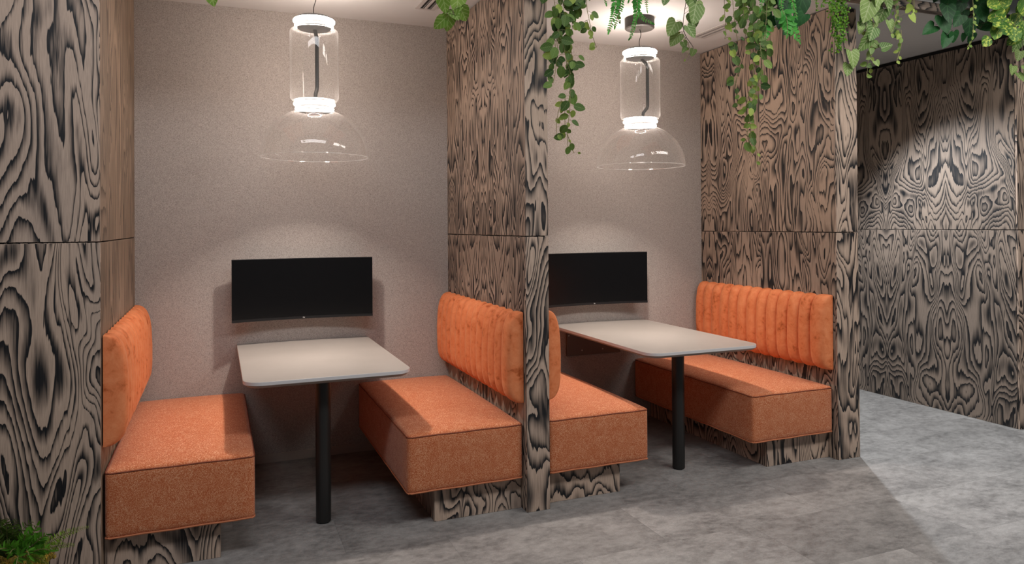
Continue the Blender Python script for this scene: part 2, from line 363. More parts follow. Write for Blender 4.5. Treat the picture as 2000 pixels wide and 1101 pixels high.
# corridor wall, far right column, closing walls far down the corridor
r = sthing('wall_corridor', (XC, 2, 0))
m = MB(); m.box(XC+.014, XC+.1, .02, 6, 0, H-.004); m.build('core', M['gap'], r)
for z0, z1 in ((0, S-GZ), (S+GZ, H-.03)):
    panel(XC, XC+.012, .016, 2.3, z0, z1, M['wood_corr'], r); panel(XC, XC+.012, 2.303, 4.6, z0, z1, M['wood_corr'], r)
r = sthing('wall_right_column', (XC1, 0, 0))
m = MB(); m.box(XC+.004, 6.6, .014, .1, 0, H-.004); m.build('core', M['gap'], r)
for z0, z1 in ((0, S-GZ), (S+GZ, H-.006)): panel(XC+.002, 6.6, 0, .014, z0, z1, M['wood'], r)
m = MB(); m.box(XR1-.2, XC+.2, 6, 6.1, 0, H); struct(m.build('wall_corridor_end', M['ceiling']))
# timber header board the plants hang over, with an unseen trough above that shades it
m = MB(); m.box(-2.6, 6.6, -.255, -.20, 2.735, 3.15); o = struct(m.build('trim_1', M['wood_corr'], bevel=.002)); o['seed'] = 31.0  # darker copy of the plywood puts the board's shade into its colour
# swap the header's grain direction: long fibres run along it
uvl = o.data.uv_layers[0]
for d_ in uvl.data: d_.uv = (d_.uv[1], d_.uv[0])
m = MB(); m.box(-2.6, 6.6, -.75, -.257, 2.93, 3.15); struct(m.build('trim_2', M['trough']))  # unseen planter trough, extended forward to shade the header

# ceiling slot vents
def vent(x0, x1, y0, y1, label, kind):
    r = thing('ceiling_vent', label, 'vent', ((x0+x1)/2, (y0+y1)/2, H), 'slot vents in the booth ceilings')
    z = H-.006; w_ = x1-x0; a = [x0, x0+w_*.20, x0+w_*.43, x0+w_*.56, x0+w_*.79, x1]
    m = MB()
    for i in (0, 2, 4): m.box(a[i], a[i+1], y0, y1, z, H-.0005)
    m.box(a[1], a[2], y1-.02, y1, z, H-.0005); m.box(a[3], a[4], y1-.02, y1, z, H-.0005)
    m.box(a[1], a[2], y0, y0+.02, z, H-.0005); m.box(a[3], a[4], y0, y0+.02, z, H-.0005)
    m.build('vent_frame', M['vent'], r)
    for i in (1, 3):
        m = MB(); m.box(a[i], a[i+1], y0+.02, y1-.02, z+.0045, H-.0004); s_ = m.build('vent_slot', M['ventslot'] , r)
        m = MB(); q = (a[i+1]-a[i]) 
        m.box(a[i]+q*(.62 if kind == 0 else .25), a[i]+q*(.74 if kind == 0 else .8), y0+.02, y1-.02, z+.001, z+.0042); b_ = m.build('blade', M['ventmid'], s_)
        b_.location = (0, 0, 0)
    return r
vent(.885, 1.005, .05, .965, 'white two slot air vent in the left booth ceiling', 0)
vent(2.885, 3.005, .05, .93, 'grey slot air vent behind vines in the right booth ceiling', 1)
# ---------------------------------------------------------------- benches
def rbox(x0, x1, y0, y1, z0, z1, r, crown=.0, bulge=.0, n=14):
    """rounded cushion block with a crowned top and slightly bulging sides"""
    m = MB(); cx, cy, cz = (x0+x1)/2, (y0+y1)/2, (z0+z1)/2; hx, hy, hz = (x1-x0)/2, (y1-y0)/2, (z1-z0)/2
    def ax(h):
        L = [-h + r*(1-math.cos(k*PI/8)) for k in range(5)]
        L = [-h, -h+r*.12, -h+r*.4, -h+r]; mid = [(-h+r)+(2*h-2*r)*k/n for k in range(1, n)]
        return L+mid+[-q for q in reversed(L)]
    def P(x, y, z):
        a = Vector((max(-hx+r, min(hx-r, x)), max(-hy+r, min(hy-r, y)), max(-hz+r, min(hz-r, z))))
        d = Vector((x, y, z))-a
        if d.length > 1e-9: d = d.normalized()*r
        p = a+d; ux, uy, uz = p.x/hx, p.y/hy, p.z/hz
        if p.z > 0: p.z += crown*(1-ux*ux)**.6*(1-uy*uy)**.6*max(0, uz) if abs(ux) < 1 and abs(uy) < 1 else 0
        p.x += math.copysign(bulge*max(0, 1-uz*uz)*max(0, 1-abs(uy)**4)*abs(ux)**6, ux)
        p.y += math.copysign(bulge*max(0, 1-uz*uz)*max(0, 1-abs(ux)**4)*abs(uy)**6, uy)
        return (cx+p.x, cy+p.y, cz+p.z)
    X, Y, Z = ax(hx), ax(hy), ax(hz)
    for s_ in (-1, 1):
        m.grid([[P(x, y, s_*hz) for y in Y] for x in X], flip=s_ < 0)
        m.grid([[P(x, s_*hy, z) for z in Z] for x in X], flip=s_ > 0)
        m.grid([[P(s_*hx, y, z) for z in Z] for y in Y], flip=s_ < 0)
    return m
def loop_pts(x0, x1, y0, y1, z, r, dz=None):
    pts = []
    for cx, cy, a0 in ((x1-r, y1-r, 0), (x0+r, y1-r, 90), (x0+r, y0+r, 180), (x1-r, y0+r, 270)):
        for k in range(5):
            a = math.radians(a0+k*22.5); pts.append((cx+r*math.cos(a), cy+r*math.sin(a), z))
    out = []
    for i, p in enumerate(pts):
        q = pts[(i+1) % len(pts)]; d = math.dist(p, q); nseg = max(1, int(d/.06))
        for k in range(nseg):
            f = k/nseg; out.append((p[0]+(q[0]-p[0])*f, p[1]+(q[1]-p[1])*f, p[2]+.0012*math.sin(i*3+k*1.7)))
    return out
def bench(x0, x1, px0, px1, seed, label, side):
    r_ = thing('booth_bench', label, 'bench', ((x0+x1)/2, .7, 0), 'orange upholstered booth benches')
    y0, y1 = .03, D-.012; a_, b_ = (x0+.006, x1) if side > 0 else (x0, x1-.006)
    p = panel(px0, px1, .075, y1, 0, .166, M['wood'], r_, seed, 'plinth')
    c = rbox(a_, b_, y0, y1, .165, .447, .02, .026, .006).build('seat_cushion', M['tweed'], r_, weld=True)
    m = MB(); m.tube(loop_pts(a_+.001, b_-.001, y0+.001, y1-.001, .437, .02), .0032, 6, closed=True)
    a = m.build('piping', M['piping_dark'], c); a.location = (0, 0, 0)
    m = MB(); m.tube(loop_pts(a_+.002, b_-.002, y0+.002, y1-.002, .170, .016), .0042, 6, closed=True)
    a = m.build('piping', M['piping'], c); a.location = (0, 0, 0)
    return r_
def backrest(r_, xw, sgn, seed, y0=.028, y1=D-.012, z0=.545, z1=1.008, nch=13):
    Lw = y1-y0; rows = []; NP = 36; per = 14; rnd = random.Random(seed)
    cuts = [0]; ws = [1.0]*nch; ws[0] = 1.25; tot = sum(ws)
    for q in ws: cuts.append(cuts[-1]+q/tot*Lw)
    amp = .090
    def prof(t):                                   # t 0 bottom wall edge -> 1 top wall edge ; returns (z, thickness)
        a = PI*t; e = 2.9
        c, s_ = math.cos(a), math.sin(a)
        z = -math.copysign(abs(c)**(2/4.6), c); th = abs(s_)**(2/2.7)
        return z, th
    ys = []
    for i in range(nch):
        for k in range(per): ys.append((i, .5-.5*math.cos(PI*k/per)))
    ys.append((nch-1, 1.0))
    for (i, q) in ys:
        y = cuts[i]+(cuts[i+1]-cuts[i])*q; e0 = y/.055; e1 = (Lw-y)/.05
        env = 1.0
        if e0 < 1: env = min(env, (1-(1-e0)**3.2)**(1/3.2))
        if e1 < 1: env = min(env, (1-(1-e1)**2.4)**(1/2.4))
        s2 = 2*q-1; scal = math.sqrt(max(0, 1-(s2*s2)*.995)); row = []
        for k in range(NP+1):
            z, th = prof(k/NP)
            tk = amp*th*(.70+.30*env)*1.0
            tk = amp*th*env
            crease = ((.036) if i or q > .5 else 0)
            ins = crease*(1-scal)
            tk2 = max(0, tk-ins*min(1, th*1.2)); zz = z*(.5*(z1-z0)-ins*.55-.006*(1-env))
            # bulge is heavier below the middle
            tk2 *= 1-.16*max(0, z)**1.5
            yy = y0+y; pos = Vector((tk2, yy, (z0+z1)/2+zz))
            nz = noise.noise(Vector((yy*22, pos.z*30, seed)))*.0022*th+noise.noise(Vector((yy*60, pos.z*14, seed+5)))*.0016*th*abs(z)
            row.append((xw+sgn*(pos.x+max(0, nz)+.005), pos.y, pos.z))
        rows.append(row)
    m = MB(); m.grid(rows, flip=sgn > 0)
    # closing back and ends
    m.poly([rows[0][k] for k in range(NP+1)] if sgn < 0 else [rows[0][k] for k in range(NP, -1, -1)])
    m.poly([rows[-1][k] for k in range(NP, -1, -1)] if sgn < 0 else [rows[-1][k] for k in range(NP+1)])
    bk = m.build('backrest', M['velvet'], r_, weld=True)
    m = MB(); x_ = xw+sgn*.0085; m.box(min(xw+sgn*.001, x_), max(xw+sgn*.001, x_), y0+.01, y1-.01, z0+.012, z1-.012); o = m.build('backing_board', M['black'], bk); o.location = (0, 0, 0)
E_ = .003
backrest(bench(XL+E_, -.095, XL+E_, -.236, 41.3, 'orange bench with velvet backrest against the left wall, nearest the left edge', 1), XL, 1, 1)
backrest(bench(.592, XM0-E_, .735, XM0-E_, 42.6, 'orange bench with channelled backrest right of the left table, against middle wall', -1), XM0, -1, 2)
backrest(bench(XM1+E_, 1.935, XM1+E_, 1.778, 43.7, 'orange bench left of the right table, its backrest mostly hidden by middle column', 1), XM1, 1, 3)
backrest(bench(2.645, XR0-E_, 2.785, XR0-E_, 44.2, 'orange bench with channelled backrest behind the right table, against right wall', -1), XR0, -1, 4)

# ---------------------------------------------------------------- tables
def table(x0, x1, y0, px, py, label):
    r_ = thing('booth_table', label, 'table', (px, py, 0), 'white booth tables')
    y1 = D-.001; T = .74; R_ = .085
    def outline(off, n=8):
        P = [(x1-off, y1)]; P += [(x0+off, y1)]
        for cx, cy, a0 in ((x0+R_, y0+R_, 180), (x1-R_, y0+R_, 270)):
            for k in range(n+1):
                a = math.radians(a0+90*k/n); P.append((cx+(R_-off)*math.cos(a), cy+(R_-off)*math.sin(a)))
        return P
    layers = [(0, T), (0, T-.017), (.022, T-.032)]
    O = [[(x, y, z) for x, y in outline(o)] for o, z in layers]
    m = MB(); m.poly(O[0], mi=0); n = len(O[0])
    for a, b, mi in ((0, 1, 1), (1, 2, 2)):
        for k in range(n): m.poly([O[b][k], O[b][(k+1) % n], O[a][(k+1) % n], O[a][k]], mi=mi)
    m.poly(list(reversed(O[2])), mi=2)
    m.build('tabletop', [M['table'], M['tabledge'], M['under']], r_, bevel=.0012, segs=2)
    m = MB(); m.lathe([(0, .008), (.0365, .008), (.0365, T-.033), (0, T-.033)], px, py, 40); m.build('leg', M['post'], r_, weld=True)
    m = MB(); m.lathe([(0, .0005), (.031, .0005), (.0325, .008), (0, .008)], px, py, 40); m.build('foot', M['black'], r_, weld=True)
    m = MB(); cx = (x0+x1)/2-.03; m.box(cx-.22, cx+.22, D-.02, D-.001, .505, T-.033); b = m.build('wall_bracket', M['bracket'], r_, bevel=.0015)
    for bx, bz in ((cx-.205, .652), (cx-.10, .54), (cx+.07, .54), (cx+.19, .652)):
        m = MB()
        P = [[(bx+rr*math.cos(2*PI*k/12), yy, bz+rr*math.sin(2*PI*k/12)) for rr, yy in ((0, D-.0235), (.0045, D-.023), (.0055, D-.0195))] for k in range(12)]
        m.grid(P, closeu=True); o = m.build('bolt', M['bolt'], b); o.location = (0, 0, 0)
    return r_
table(-.138, .650, .135, .234, .292, 'white table in the left booth on one black post')
table(1.948, 2.7155, .024, 2.290, .262, 'white table in the right booth on one black post')

# ---------------------------------------------------------------- monitors
def monitor(cx, zt, zb, label):
    r_ = thing('curved_monitor', label, 'monitor', (cx, D-.08, (zt+zb)/2), 'wide curved monitors on the felt wall')
    W = .415; sag = .05; yc = D-.085; n = 28
    def yf(x): return yc-sag*(x/W)**2
    def slab(xa, xb, za, zb_, d0, d1, name, mat, par, bev=.001):
        m = MB(); xs = [xa+(xb-xa)*k/n for k in range(n+1)]
        F = [[(cx+x, yf(x)+d0, z) for z in (za, zb_)] for x in xs]; B = [[(cx+x, yf(x)+d1, z) for z in (za, zb_)] for x in xs]
        m.grid(F, smooth=True); m.grid(B, flip=True)
        for j, fl in ((0, True), (1, False)):
            m.grid([[F[i][j], B[i][j]] for i in range(n+1)], flip=fl, smooth=False)
        m.poly([F[0][0], F[0][1], B[0][1], B[0][0]]); m.poly([F[n][0], B[n][0], B[n][1], F[n][1]])
        o = m.build(name, mat, par)
        return o
    slab(-W, W, zb, zt, .002, .022, 'housing', M['bezel'], r_)
    slab(-W+.003, W-.003, zb+.016, zt-.004, .0, .0021, 'screen', M['screen'], r_)
    bz = slab(-W, W, zb, zb+.0155, -.0006, .0021, 'lower_bezel', M['bezel'], r_)
    m = MB(); zc = zb+.008                                       # four slanted strokes of the emblem
    for k, (dx, h0, h1) in enumerate(((-.0045, -.0022, .0048), (-.0015, -.0022, .0022), (.0015, -.0022, .0022), (.0045, -.0048, .0022))):
        sl = .28; w_ = .0009; y = yf(dx)-.0012
        m.poly([(cx+dx-w_+h0*sl, y, zc+h0), (cx+dx+w_+h0*sl, y, zc+h0), (cx+dx+w_+h1*sl, y, zc+h1), (cx+dx-w_+h1*sl, y, zc+h1)])
    for dx, z in ((-.003, .0018), (.003, .0018), (.003, -.0018)):
        m.poly([(cx+dx-.0018, yf(0)-.0012, zc+z-.0005), (cx+dx+.0018, yf(0)-.0012, zc+z-.0005), (cx+dx+.0018, yf(0)-.0012, zc+z+.0005), (cx+dx-.0018, yf(0)-.0012, zc+z+.0005)])
    o = m.build('logo', M['logo'], bz); o.location = (0, 0, 0)
    m = MB(); zc = (zt+zb)/2; m.box(cx-.11, cx+.11, yc+.0222, D-.03, zc-.09, zc+.09); m.build('rear_cover', M['bezel'], r_, bevel=.004)
    m = MB(); m.box(cx-.06, cx+.06, D-.0298, D-.001, zc-.06, zc+.06); m.build('wall_mount', M['black'], r_, bevel=.002)
monitor(.247, 1.256, .884, 'black curved monitor on the felt wall above the left table')
monitor(2.272, 1.248, .874, 'black curved monitor above the right table, cut off by middle column')

# ---------------------------------------------------------------- pendant lamps
def pendant(cx, cy, rod_ang, label, zs=(1.825, 2.10, 2.55)):
    r_ = thing('pendant_lamp', label, 'lamp', (cx, cy, H), 'clear glass pendant lamps')
    zd, zl, zt = zs
    m = MB(); m.lathe([(0, H-.072), (.088, H-.072), (.095, H-.066), (.095, H-.0005), (0, H-.0005)], cx, cy); m.build('ceiling_canopy', M['canopy'], r_, weld=True)
    m = MB(); zz = zt+.034
    m.tube([(cx+.012*math.sin(PI*2*k/14)*(1-k/14), cy, H-.073+(zz-H+.073)*k/14) for k in range(15)], .0022, 6); m.build('cable', M['black'], r_)
    m = MB(); m.tube([(cx, cy, zz-.002), (cx, cy, zz+.014)], .005, 8); m.build('cable_clamp', M['bolt'], r_)
    def head(z, name):
        m = MB(); m.lathe([(0, z-.030), (.082, z-.030), (.0915, z-.024), (.0925, z-.018), (.0925, z+.022), (.088, z+.034), (0, z+.034)], cx, cy); h = m.build(name, M['black'], r_, weld=True)
        for zc, rr, th in ((z+.012, .1010, .0095), (z-.0145, .0985, .0042)):
            m = MB(); m.lathe([(rr+th*math.cos(a), zc+th*math.sin(a)*.95) for a in [2*PI*k/12 for k in range(12)]], cx, cy, 64, closed=True)
            o = m.build('light_ring', M['ring'], h); o.location = (0, 0, 0)
    head(zt, 'upper_head'); head(zl, 'lower_head')
    # clear cylinder with rounded shoulders
    R = .128; m = MB(); prof = [(.095, zl+.026)]
    for k in range(7): a = PI/2*k/6; prof.append((R-.022+.022*math.sin(a), zl+.028+.022*(1-math.cos(a))))
    for k in range(7): a = PI/2*k/6; prof.append((R-.022+.022*math.cos(a), zt-.052+.022*math.sin(a)+.0))
    prof.append((.092, zt-.028)); m.lathe(prof, cx, cy, 72); m.build('glass_cylinder', M['glass'], r_, weld=True)
    # dome
    m = MB(); Rd = .283; hd = zl-.022-zd; prof = [(.088, zl-.021)]; a0 = math.asin(.088/Rd)
    for k in range(1, 23):
        a = a0+(PI/2-a0)*k/22; prof.append((Rd*math.sin(a)**.96, zd+hd*(math.cos(a)/math.cos(a0))))
    m.lathe(prof, cx, cy, 96); d = m.build('glass_dome', M['glass'], r_, weld=True)
    m = MB(); m.lathe([(Rd+.0022*math.cos(2*PI*k/8), zd+.0022*math.sin(2*PI*k/8)) for k in range(8)], cx, cy, 96, closed=True)
    o = m.build('rim', M['rim'], d); o.location = (0, 0, 0)
    # offset black rod
    ox, oy = .048*math.cos(rod_ang), .048*math.sin(rod_ang)
    pts = [(cx+.25*ox, cy+.25*oy, zt-.022), (cx+.3*ox, cy+.3*oy, zt-.035), (cx+.85*ox, cy+.85*oy, zt-.06), (cx+ox, cy+oy, zt-.075), (cx+ox, cy+oy, zl+.115), (cx+.9*ox, cy+.9*oy, zl+.10), (cx+.4*ox, cy+.4*oy, zl+.072), (cx+.3*ox, cy+.3*oy, zl+.032)]
    m = MB(); m.tube(pts, .0105, 12); m.build('rod', M['black'], r_)
    m = MB(); m.lathe([(0, zl+.033), (.036, zl+.033), (.034, zl+.045), (.02, zl+.05), (0, zl+.05)], cx, cy, 32); m.build('rod_socket', M['black'], r_, weld=True)
    # white reflector cup under the lower head
    m = MB(); m.lathe([(0, zl-.024), (.052, zl-.024), (.046, zl-.036), (.03, zl-.040), (0, zl-.040)], cx, cy, 40); cup = m.build('reflector_cup', M['tabledge'], r_, weld=True)
    l = bpy.data.lights.new('lamp_glow', 'AREA'); l.shape = 'DISK'; l.size = .075; l.energy = DOWN; l.spread = math.radians(100); l.color = (1.0, .87, .78)
    lo = bpy.data.objects.new('lamp_glow', l); C.objects.link(lo); lo.location = (cx, cy, zl-.043)
    return r_
pendant(.247, .675, math.radians(66), 'clear glass pendant lamp with dome over the left table')
pendant(2.297, .665, math.radians(-22), 'clear glass pendant lamp with dome over the right table')

# ---------------------------------------------------------------- plants
PLANTS = [
 ('trailing_vine','pale','trailing vine with one light green leaf tip showing at the ceiling above the left booth',[],[((-0.266,-0.3,2.369),0.072,-80),((-0.29,-0.3,2.398),0.062,-120)],[(-0.286,-0.3,2.459),(-0.277,-0.3,2.38)]),
 ('trailing_vine','pale','short trailing vine of light green heart leaves left of the middle column top',[],[((0.688,-0.3,2.446),0.072,-70),((0.748,-0.3,2.453),0.082,-95),((0.716,-0.3,2.377),0.072,-100),((0.764,-0.3,2.4),0.072,-60),((0.688,-0.3,2.36),0.062,-130),((0.736,-0.3,2.401),0.058,-60)],[(0.73,-0.3,2.587),(0.722,-0.3,2.45),(0.731,-0.3,2.387)]),
 ('netted_vine','net','long bushy vine of dark veined oval leaves hanging beside the middle column',[('net',0.055,0.02,0.035,[(1.209,-0.3,2.648),(1.213,-0.3,2.504),(1.234,-0.3,2.41),(1.222,-0.3,2.288),(1.206,-0.3,2.203)]),('net',0.055,0.019,0.035,[(1.273,-0.3,2.656),(1.272,-0.3,2.511),(1.26,-0.3,2.401),(1.26,-0.3,2.316),(1.28,-0.3,2.221),(1.301,-0.3,2.162)]),('net',0.052,0.026,0.022,[(1.28,-0.3,2.221),(1.296,-0.3,2.125),(1.301,-0.3,2.053),(1.294,-0.3,1.968),(1.283,-0.3,1.877),(1.288,-0.3,1.815)]),('young',0.028,0.036,0.018,[(1.295,-0.3,2.052),(1.294,-0.3,1.931),(1.315,-0.3,1.859),(1.339,-0.3,1.795)]),('young',0.03,0.04,0.018,[(1.263,-0.3,2.038),(1.241,-0.3,1.953),(1.235,-0.3,1.875)]),('net',0.05,0.024,0.03,[(1.333,-0.3,2.664),(1.326,-0.3,2.517),(1.32,-0.3,2.394),(1.313,-0.3,2.296),(1.324,-0.3,2.212)]),('net',0.045,0.028,0.03,[(1.393,-0.3,2.671),(1.389,-0.3,2.499),(1.402,-0.3,2.427),(1.413,-0.3,2.374)]),('young',0.03,0.03,0.015,[(1.402,-0.3,2.427),(1.429,-0.3,2.356),(1.451,-0.3,2.303)]),('net',0.055,0.03,0.03,[(1.241,-0.3,2.652),(1.245,-0.3,2.508),(1.233,-0.3,2.362),(1.222,-0.3,2.24),(1.21,-0.3,2.143),(1.2,-0.3,2.107)])],[],None),
 ('hanging_fern','fern','feathery green fern left of the round black lamp mount',[('frond',0.042,0.011,0,[(1.564,-0.3,2.693),(1.554,-0.3,2.542),(1.542,-0.3,2.471),(1.513,-0.3,2.388)]),('frond',0.034,0.011,0,[(1.596,-0.3,2.697),(1.589,-0.3,2.546),(1.571,-0.3,2.469),(1.553,-0.3,2.417)]),('frond',0.03,0.011,0,[(1.493,-0.3,2.684),(1.498,-0.3,2.585),(1.509,-0.3,2.527)]),('net',0.02,0.014,0.008,[(1.578,-0.3,2.62),(1.583,-0.3,2.52),(1.579,-0.3,2.444)])],[],None),
 ('hanging_fern','fern','feathery green fern draped in front of the round black lamp mount',[('frond',0.034,0.011,0,[(1.674,-0.3,2.707),(1.682,-0.3,2.581),(1.675,-0.3,2.479),(1.642,-0.3,2.37)]),('frond',0.036,0.011,0,[(1.683,-0.3,2.632),(1.687,-0.3,2.526),(1.716,-0.3,2.478),(1.77,-0.3,2.458)]),('frond',0.025,0.011,0,[(1.748,-0.3,2.716),(1.747,-0.3,2.589),(1.752,-0.3,2.518)]),('frond',0.03,0.011,0,[(1.631,-0.3,2.701),(1.624,-0.3,2.6),(1.621,-0.3,2.544)])],[],None),
 ('variegated_vine','varieg','pale netted heart leaf vine between the right lamp and the ceiling vent',[('young',0.02,0.05,0.008,[(1.964,-0.3,2.431),(1.989,-0.3,2.394),(2.007,-0.3,2.356),(1.985,-0.3,2.297)])],[((1.984,-0.3,2.532),0.11,-110),((1.909,-0.3,2.462),0.086,-120),((1.946,-0.3,2.429),0.072,-60),((1.933,-0.3,2.407),0.072,-120),((1.982,-0.3,2.599),0.072,-80),((2.022,-0.3,2.572),0.072,-100),((1.964,-0.3,2.373),0.038,-60),((1.97,-0.3,2.345),0.034,-100),((1.988,-0.3,2.323),0.038,-95),((1.861,-0.3,2.596),0.058,-100),((1.996,-0.3,2.502),0.072,-60)],[(1.983,-0.3,2.746),(1.966,-0.3,2.587),(1.946,-0.3,2.455),(1.97,-0.3,2.392),(2.007,-0.3,2.351),(1.985,-0.3,2.313)]),
 ('netted_vine','net','loose vine of dark oval leaves crossing the right booth ceiling vent',[('net',0.05,0.026,0.03,[(2.236,-0.3,2.778),(2.235,-0.3,2.617),(2.24,-0.3,2.543),(2.253,-0.3,2.453),(2.265,-0.3,2.395)]),('net',0.042,0.034,0.022,[(2.265,-0.3,2.395),(2.284,-0.3,2.327),(2.303,-0.3,2.261),(2.276,-0.3,2.192),(2.289,-0.3,2.125),(2.295,-0.3,2.077)]),('net',0.05,0.03,0.03,[(2.302,-0.3,2.786),(2.301,-0.3,2.624),(2.306,-0.3,2.503),(2.312,-0.3,2.447),(2.318,-0.3,2.424)]),('net',0.05,0.03,0.02,[(2.322,-0.3,2.789),(2.331,-0.3,2.628),(2.347,-0.3,2.548),(2.373,-0.3,2.518)]),('young',0.03,0.03,0.02,[(2.215,-0.3,2.615),(2.22,-0.3,2.508),(2.223,-0.3,2.45),(2.216,-0.3,2.415)])],[],None),
 ('netted_vine','net','longest bushy vine of veined leaves hanging before the right booth wood wall',[('net',0.05,0.018,0.04,[(2.37,-0.37,2.772),(2.375,-0.37,2.612),(2.374,-0.37,2.532),(2.359,-0.37,2.451),(2.352,-0.37,2.37)]),('net',0.05,0.018,0.04,[(2.41,-0.37,2.777),(2.405,-0.37,2.615),(2.4,-0.37,2.508),(2.382,-0.37,2.399),(2.358,-0.37,2.344)]),('net',0.045,0.026,0.026,[(2.359,-0.37,2.384),(2.365,-0.37,2.318),(2.37,-0.37,2.238),(2.336,-0.37,2.156),(2.316,-0.37,2.075)]),('young',0.042,0.025,0.022,[(2.345,-0.37,2.343),(2.344,-0.37,2.21),(2.309,-0.37,2.102),(2.295,-0.37,2.035),(2.308,-0.37,1.956),(2.301,-0.37,1.911),(2.326,-0.37,1.851)]),('net',0.05,0.036,0.02,[(2.316,-0.37,2.075),(2.289,-0.37,2.008),(2.295,-0.37,1.955),(2.297,-0.37,1.895),(2.28,-0.37,1.862)]),('young',0.024,0.04,0.01,[(2.326,-0.37,1.851),(2.339,-0.37,1.811),(2.332,-0.37,1.769)]),('net',0.05,0.022,0.03,[(2.336,-0.37,2.767),(2.335,-0.37,2.608),(2.333,-0.37,2.475),(2.352,-0.37,2.37)])],[],None),
 ('heart_leaf_vine','dark','very dark heart leaf vine behind the green ferns above the right booth wall',[],[((2.534,-0.29,2.675),0.124,-90),((2.526,-0.29,2.553),0.108,-120),((2.561,-0.29,2.567),0.091,-80),((2.625,-0.29,2.624),0.081,-90),((2.62,-0.29,2.512),0.086,-140),((2.71,-0.29,2.571),0.081,-120),((2.733,-0.29,2.658),0.129,-95),((2.658,-0.29,2.683),0.108,-95),((2.598,-0.29,2.674),0.118,-90),((2.569,-0.29,2.601),0.054,-90)],[(2.606,-0.29,2.828),(2.597,-0.29,2.66),(2.551,-0.29,2.572),(2.639,-0.29,2.553),(2.696,-0.29,2.564)]),
 ('hanging_fern','fern','bright feathery fern frond in front of the right booth wood wall',[('frond',0.04,0.012,0,[(2.519,-0.4,2.566),(2.536,-0.4,2.524),(2.577,-0.4,2.474),(2.618,-0.4,2.419)]),('frond',0.03,0.011,0,[(2.533,-0.4,2.54),(2.539,-0.4,2.492),(2.538,-0.4,2.438)]),('frond',0.034,0.011,0,[(2.58,-0.4,2.788),(2.565,-0.4,2.651),(2.578,-0.4,2.588),(2.595,-0.4,2.541)]),('frond',0.03,0.011,0,[(2.484,-0.4,2.776),(2.483,-0.4,2.642),(2.475,-0.4,2.582),(2.495,-0.4,2.536)]),('frond',0.026,0.011,0,[(2.4,-0.4,2.479),(2.403,-0.4,2.447),(2.393,-0.4,2.404)]),('frond',0.032,0.012,0,[(2.37,-0.4,2.762),(2.376,-0.4,2.656),(2.355,-0.4,2.591),(2.348,-0.4,2.548)])],[],None),
 ('button_fern','button','dense column of tiny bright green leaves hanging against the right column',[('tiny',0.016,0.0018,0.045,[(3.0,-0.3,2.874),(2.998,-0.3,2.701),(3.004,-0.3,2.587),(3.003,-0.3,2.486),(2.994,-0.3,2.427)]),('tiny',0.015,0.0028,0.028,[(3.038,-0.3,2.879),(3.036,-0.3,2.705),(3.034,-0.3,2.561),(3.018,-0.3,2.473)]),('tiny',0.015,0.0028,0.026,[(2.943,-0.3,2.867),(2.937,-0.3,2.695),(2.959,-0.3,2.625),(2.981,-0.3,2.556)]),('tiny',0.013,0.006,0.012,[(2.843,-0.3,2.854),(2.834,-0.3,2.711),(2.836,-0.3,2.649),(2.84,-0.3,2.627)]),('tiny',0.013,0.006,0.012,[(2.895,-0.3,2.861),(2.893,-0.3,2.718),(2.9,-0.3,2.662)])],[],None),
 ('variegated_vine','varieg','big pale netted heart leaves hanging right of the right column',[('young',0.04,0.028,0.016,[(3.258,-0.3,2.671),(3.26,-0.3,2.553),(3.251,-0.3,2.434),(3.242,-0.3,2.345),(3.233,-0.3,2.292)]),('varieg',0.05,0.03,0.014,[(3.262,-0.3,2.671),(3.252,-0.3,2.523),(3.235,-0.3,2.433),(3.25,-0.3,2.358)])],[((3.247,-0.3,2.764),0.118,-100),((3.183,-0.3,2.681),0.124,-110),((3.191,-0.3,2.652),0.118,-95),((3.287,-0.3,2.751),0.118,-90),((3.335,-0.3,2.738),0.097,-85),((3.326,-0.3,2.666),0.086,-105),((3.37,-0.3,2.605),0.075,-80),((3.201,-0.3,2.542),0.091,-120),((3.173,-0.3,2.481),0.097,-115),((3.07,-0.3,2.396),0.097,-80),((3.054,-0.3,2.331),0.07,-100),((3.217,-0.3,2.59),0.054,-80),((3.307,-0.3,2.451),0.065,0),((3.166,-0.3,2.574),0.065,-110)],[(3.233,-0.3,2.904),(3.231,-0.3,2.727),(3.198,-0.3,2.635),(3.189,-0.3,2.546),(3.117,-0.3,2.417),(3.07,-0.3,2.385)]),
 ('trailing_vine','young','thin small leaf vine hanging before the grey corridor ceiling',[('net',0.036,0.024,0.02,[(3.452,-0.3,2.931),(3.445,-0.3,2.751),(3.456,-0.3,2.632),(3.451,-0.3,2.541)]),('young',0.034,0.03,0.014,[(3.451,-0.3,2.571),(3.454,-0.3,2.497),(3.437,-0.3,2.444),(3.412,-0.3,2.388)]),('net',0.034,0.03,0.018,[(3.394,-0.3,2.864),(3.412,-0.3,2.687),(3.39,-0.3,2.595),(3.357,-0.3,2.544)])],[((3.515,-0.3,2.704),0.059,0),((3.506,-0.3,2.649),0.054,-60)],None),
 ('trailing_vine','young','sparse wispy vine with a few tiny leaves left of the dark heart leaves',[('young',0.02,0.04,0.012,[(3.586,-0.3,2.948),(3.579,-0.3,2.765),(3.591,-0.3,2.712),(3.607,-0.3,2.659)]),('young',0.024,0.05,0.012,[(3.539,-0.3,2.882),(3.549,-0.3,2.762),(3.549,-0.3,2.708)])],[],None),
